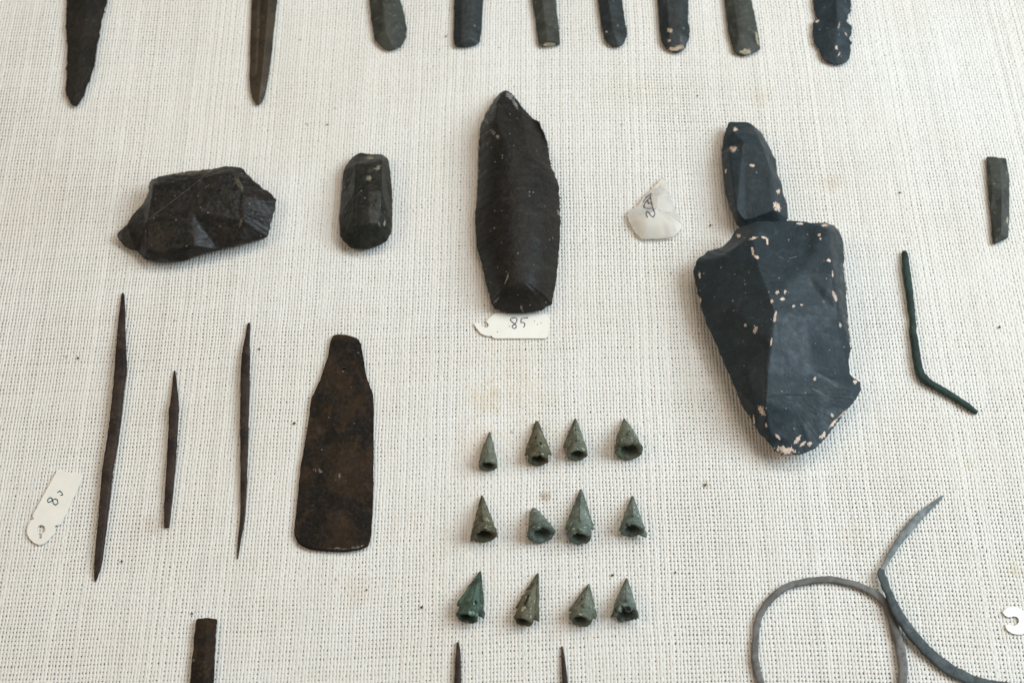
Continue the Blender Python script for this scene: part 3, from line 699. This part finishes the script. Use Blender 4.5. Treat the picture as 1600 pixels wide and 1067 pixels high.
card('inventory_tag', [(1567,956),(1569,953),(1573,950),(1578,948.3),(1585,948),(1592,949.5),(1597,952),(1601,954),(1605,951),(1609,948.5),(1700,952),(1700,990),(1612,990),(1606,987),(1602,989),(1597,990.5),(1590,990.6),(1582,989),(1575,984.5),(1571.5,979),(1573,976),(1577,975.3),(1580,976.5),(1585,977),(1590,974.8),(1592.5,970),(1591.5,965.5),(1588,962.8),(1583,962.3),(1580,963.5),(1576,963.5),(1571,961.5)], [], M['card_white'],
    'white card tag with an open C shaped hook end beside the bent band')
card('inventory_tag', [(50,1068),(52,1064),(57,1062),(60.5,1063.5),(61,1068),(60,1073),(60,1079),(64,1083),(69,1083),(73,1079),(73,1073),(71.5,1069),(72,1065.5),(76,1063),(80,1064),(84,1068),(88,1077),(87,1086),(84,1091),(90,1094),(88,1170),(44,1170),(46,1094),(51,1091),(47,1084),(47,1075)], [], M['card'],
    'ivory card tag showing only its forked hook end by the brown chisel bar')

# ------------------------------------------------------------------ socketed arrowheads
def arrowhead(tip, base, w, mat, label, fins, seed, blunt=0.0, roll=0.0, pits=(), ex=1.4, fin_up=0.16, rim_cut=0.0):
    """tip/base in pixels (base = centre of the socket mouth), w = socket width px; fins: (side, barb distance from base 0..1, half width px)"""
    r = w * PX / 2; rmm = r * 1000
    B = P(base[0], base[1], rmm * 1.0 + 0.2); A = P(tip[0], tip[1], 0.9)
    root = bpy.data.objects.new('socketed_arrowhead', None); COL.objects.link(root)
    root.location = Vector((B.x, B.y, 0)); tag(root, label, 'arrowhead', 'small bronze arrowheads set out in rows')
    ax = (A - B); Ln = ax.length; ax.normalize()
    side = ax.cross(Vector((0, 0, 1))).normalized(); up = side.cross(ax)
    cr, sr = math.cos(math.radians(roll)), math.sin(math.radians(roll))
    side, up = side * cr + up * sr, up * cr - side * sr
    O = B - root.location
    nA, nT = 36, 34
    verts, faces = [], []
    def rad(t): return r * ((1 - min(1.0, max(0.0, t)) ** ex) * (1 - blunt) + blunt * (1 if t < 0.97 else 0.75))
    for k in range(nT + 1):
        t = k / nT
        for q in range(nA):
            th = 2 * math.pi * q / nA
            tri = 1 + 0.10 * min(1, t * 2.5) * math.cos(3 * (th - math.pi / 2))
            rr = rad(t) * tri
            nz = fbm(Vector((t * 5 + seed * 3.1, math.cos(th) * 1.6, math.sin(th) * 1.6)), 4)
            rr *= (1 + 0.13 * nz + 0.05 * fbm(Vector((t * 16 + seed, math.cos(th) * 5, math.sin(th) * 5)), 3)) * (0.93 if k == 0 else 1)
            zt = t
            if k < 2: zt = t + (0.045 + rim_cut) * max(0, fbm(Vector((seed, math.cos(th) * 2.2, math.sin(th) * 2.2)), 3) + 0.25)
            p = O + ax * (zt * Ln) + side * math.cos(th) * rr + up * math.sin(th) * rr
            verts.append(p)
    for k in range(nT):
        for q in range(nA):
            j = (q + 1) % nA; faces.append((k * nA + q, k * nA + j, (k + 1) * nA + j, (k + 1) * nA + q))
    c = len(verts); verts.append(O + ax * Ln * 1.002)
    for q in range(nA): faces.append((nT * nA + q, nT * nA + (q + 1) % nA, c))
    # hollow socket
    prev = 0
    for (t, f) in ((0.0, 0.96), (0.0, 0.78), (0.012, 0.70), (0.10, 0.66), (0.24, 0.56), (0.34, 0.35), (0.38, 0.1)):
        s0 = len(verts)
        for q in range(nA):
            th = 2 * math.pi * q / nA
            base_v = verts[q] - O; along = base_v.dot(ax); radial = base_v - ax * along
            p = O + ax * (along + t * Ln - (0.006 * Ln if f > 0.85 else 0)) + radial * f
            verts.append(p)
        for q in range(nA):
            j = (q + 1) % nA; faces.append((prev + j, prev + q, s0 + q, s0 + j))
        prev = s0
    faces.append(tuple(prev + q for q in range(nA))[::-1])
    zmin = min(v.z for v in verts)
    wearv = [max(0, 0.28 + 0.45 * fbm(Vector(v) * 420 + Vector((seed, 0, 0)), 3)) if i < nA * (nT + 1) else 0.0 for i, v in enumerate(verts)]
    pit = np.zeros(len(verts))
    for (pt, pth, pr) in pits:
        for i in range(nA * (nT + 1)):
            t = (i // nA) / nT; th = 360 * (i % nA) / nA
            d = math.hypot((t - pt) * Ln * 1000, math.radians((th - pth + 180) % 360 - 180) * rad(t) * 1000)
            pit[i] = max(pit[i], min(1, max(0, 1.4 - d / pr)))
    for i in range(nA * (nT + 1)):
        if pit[i] > 0.3:
            t = (i // nA) / nT; cpt = O + ax * (t * Ln); verts[i] = verts[i] + (cpt - verts[i]).normalized() * min(1.2 * MM, rad(t) * 0.4) * min(1, pit[i])
    body = mesh_obj('socket', verts, faces, M[mat], root, True, wearv, pit)
    # cutting blades
    for (th_deg, tb, hw) in list(fins) + ([(90, 0.22, w / 2 * (1 + fin_up))] if fin_up else []):
        th = math.radians(th_deg); e = side * math.cos(th) + up * math.sin(th); nn = ax.cross(e)
        m = 14; fv, ffc = [], []
        rb = hw * PX
        for k in range(m + 1):
            t = tb + (0.985 - tb) * k / m
            outer = rb * (1 - (t - tb) / (1 - tb)) ** 0.92 + 0.15 * MM
            outer *= 1 + 0.13 * fbm(Vector((t * 12, seed * 2.0 + th_deg, 0)), 3)
            inner = rad(t) * 0.72
            outer = max(outer, inner + 0.05 * MM)
            sw = 0.0 if k else -0.10 * Ln * (0.5 if th_deg != 90 else 0)
            tk_i = min(0.9 * MM, rad(t) * 0.55 + 0.1 * MM); tk_o = 0.22 * MM
            pi = O + ax * (t * Ln); po = O + ax * (t * Ln + sw)
            fv += [pi + e * inner + nn * tk_i, po + e * outer + nn * tk_o, po + e * outer - nn * tk_o, pi + e * inner - nn * tk_i]
        for k in range(m):
            for q in range(4):
                ffc.append((k * 4 + q, k * 4 + (q + 1) % 4, (k + 1) * 4 + (q + 1) % 4, (k + 1) * 4 + q))
        ffc.append((3, 2, 1, 0)); ffc.append(tuple(m * 4 + q for q in range(4)))
        fv = [Vector((v.x, v.y, max(v.z, 0.00012))) for v in fv]
        mesh_obj('blade', fv, ffc, M[mat], root, True, [max(0, 0.28 + 0.45 * fbm(Vector(v) * 420 + Vector((seed, 0, 9)), 3)) for v in fv])
    return root
SD = lambda l, r: [(196, l[0], l[1]), (-16, r[0], r[1])]
arrowhead((765,674),(762,729),28,'patina','smooth slim conical bronze arrowhead beginning the uppermost row of four',SD((.1,14.5),(.1,14.5)),1,ex=1.6,pits=[],fin_up=0.05)
arrowhead((839,659),(841,720),32,'patina_olive','bronze arrowhead with broken blunt tip and two flared barbs',SD((.24,21),(.24,21)),2,blunt=.22,pits=[(.50,100,1.1),(.34,70,1.0)],fin_up=0.08)
arrowhead((899,653),(902,712),33,'patina','sharp bronze arrowhead with a hole near its tip and one barb',SD((.30,21),(.2,15)),3,pits=[(.60,85,1.0)],fin_up=0.05)
arrowhead((975,653),(983,706),42,'patina','wide plain cone shaped bronze arrowhead with no barbs, ending its row',SD((.1,20),(.1,20)),4,ex=1.6,pits=[(.4,80,.7)],fin_up=0.06,rim_cut=.03)
arrowhead((753,773),(756,838),38,'patina_olive','olive brown bronze arrowhead with big dark round socket mouth',SD((.0,20.5),(.08,21)),5,ex=1.05,pits=[(.6,55,.8),(.4,50,.7)],fin_up=0.08)
arrowhead((833,795),(847,836),40,'patina_blue','stubby short bronze arrowhead with rounded worn tip',[],6,blunt=.20,fin_up=0.0,rim_cut=.05)
arrowhead((908,763),(905,841),36,'patina_blue','tallest bronze arrowhead with centre ridge and square barbs above its socket',SD((.25,21.5),(.27,21.5)),7,ex=1.3,fin_up=0.10)
arrowhead((988,774),(988,830),36,'patina_blue','bronze arrowhead with pitted flank and torn flaring socket edge',SD((.1,19),(-.04,23)),8,ex=1.2,pits=[(.45,40,.8),(.3,45,.9),(.55,60,.6)],fin_up=0.08,rim_cut=.05)
arrowhead((751,891),(729,966),31,'patina_green','leaning bright green bronze arrowhead with ragged blades',[(180,.22,19),(0,.16,23)],9,pits=[(.3,60,1.3)],fin_up=0.14,roll=-12)
arrowhead((841,894),(817,972),28,'patina_olive','long leaning grey brown bronze arrowhead with deep slot and long barb',[(190,.28,16),(0,.14,21)],10,pits=[(.38,115,1.0),(.30,118,1.1),(.46,112,.8)],fin_up=0.08)
arrowhead((920,912),(907,970),33,'patina','mottled bronze arrowhead with several small pits and open socket',[(190,.26,19),(-5,.2,22)],11,blunt=.06,pits=[(.6,95,.8),(.5,125,.7),(.4,130,.7)],fin_up=0.06)
arrowhead((979,902),(977,963),36,'patina_blue','blue green bronze arrowhead with broken cut-away socket, ending its row',SD((.05,20),(.08,20)),12,pits=[(.5,55,.9),(.06,80,2.0)],fin_up=0.08,rim_cut=.10)

# ------------------------------------------------------------------ crumbs of dirt on the cloth, case glass scratches over the flint core
def crumb(px, py, w, k, lb='tiny dark crumb of dirt on the cream linen'):
    r = 0.85 * w * PX / 2; c = P(px, py, r * 600)
    verts, faces = [], []
    for a in range(5):
        ph = math.pi * a / 4
        for q in range(7):
            th = 2 * math.pi * q / 7
            d = Vector((math.sin(ph) * math.cos(th), math.sin(ph) * math.sin(th), math.cos(ph)))
            rr = r * (1 + 0.5 * noise.noise(d * 1.7 + Vector((k * 5.1, 0, 0))))
            verts.append(c + Vector((d.x * rr, d.y * rr * (0.7 + 0.5 * random.random()), d.z * rr * 0.6)))
    for a in range(4):
        for q in range(7):
            j = (q + 1) % 7; faces.append((a * 7 + q, (a + 1) * 7 + q, (a + 1) * 7 + j, a * 7 + j))
    o = mesh_obj('dirt_crumb', verts, faces, M['dirt']); recentre(o)
    tag(o, lb, 'dirt', 'crumbs of dirt on the cloth')
for k, (x, y, w, lb) in enumerate([
    (122,559,4.5,'tiny dark crumb to the side of the longest awl, well above tag 8'), (460,661,5.5,'brownish crumb between the wavy awl and the pierced plate'),
    (300,958,4,'tiny black crumb beside the square end of the bronze chisel bar'), (190,877,4,'tiny dark crumb beside the lower point of the longest awl'),
    (659,948,5,'dark crumb between the pierced plate and the green leaning arrowhead'), (573,921,3.5,'small brown crumb just below the pierced plate'),
    (1110,352,4.5,'black crumb between the rock crystal and the big obsidian core'), (1562,511,4.5,'lone dark crumb below the obsidian blade segment'),
    (957,898,4.5,'black crumb beside the blue green arrowhead with the broken socket'), (1102,757,4.5,'brown crumb below the big obsidian core'),
    (1406,301,4.5,'dark crumb above the bent green wire'), (1055,894,4,'greyish crumb between the arrowheads and the bracelet'),
    (405,545,3.5,'small brown crumb beside the upper end of the wavy awl'), (511,195,3.2,'tiny reddish crumb above the bladelet core'),
    (1090,150,3.2,'tiny grey crumb above the bullet shaped core'), (697,57,4,'grey crumb beside the squared off dark stone blade')]):
    crumb(x, y, w, k, lb)
def pale_scratch(name, px, targets, r, label, mat='lint'):  # scratches of the unbuilt case glass, added as thin threads on the stone
    v, f = thread_line(hit_line(px, targets, 0.12, 3), r * MM)
    o = mesh_obj(name, v, f, M[mat]); recentre(o); tag(o, label, 'fibre')
pale_scratch('lint_fibre', [(232,343),(262,320),(295,295),(318,276),(330,266)], [flake], 0.06, 'long hair thin pale fibre lying across the brown flint core')
pale_scratch('lint_fibre', [(320,294),(327,289)], [flake], 0.14, 'short bright pale fibre on the brown flint core')
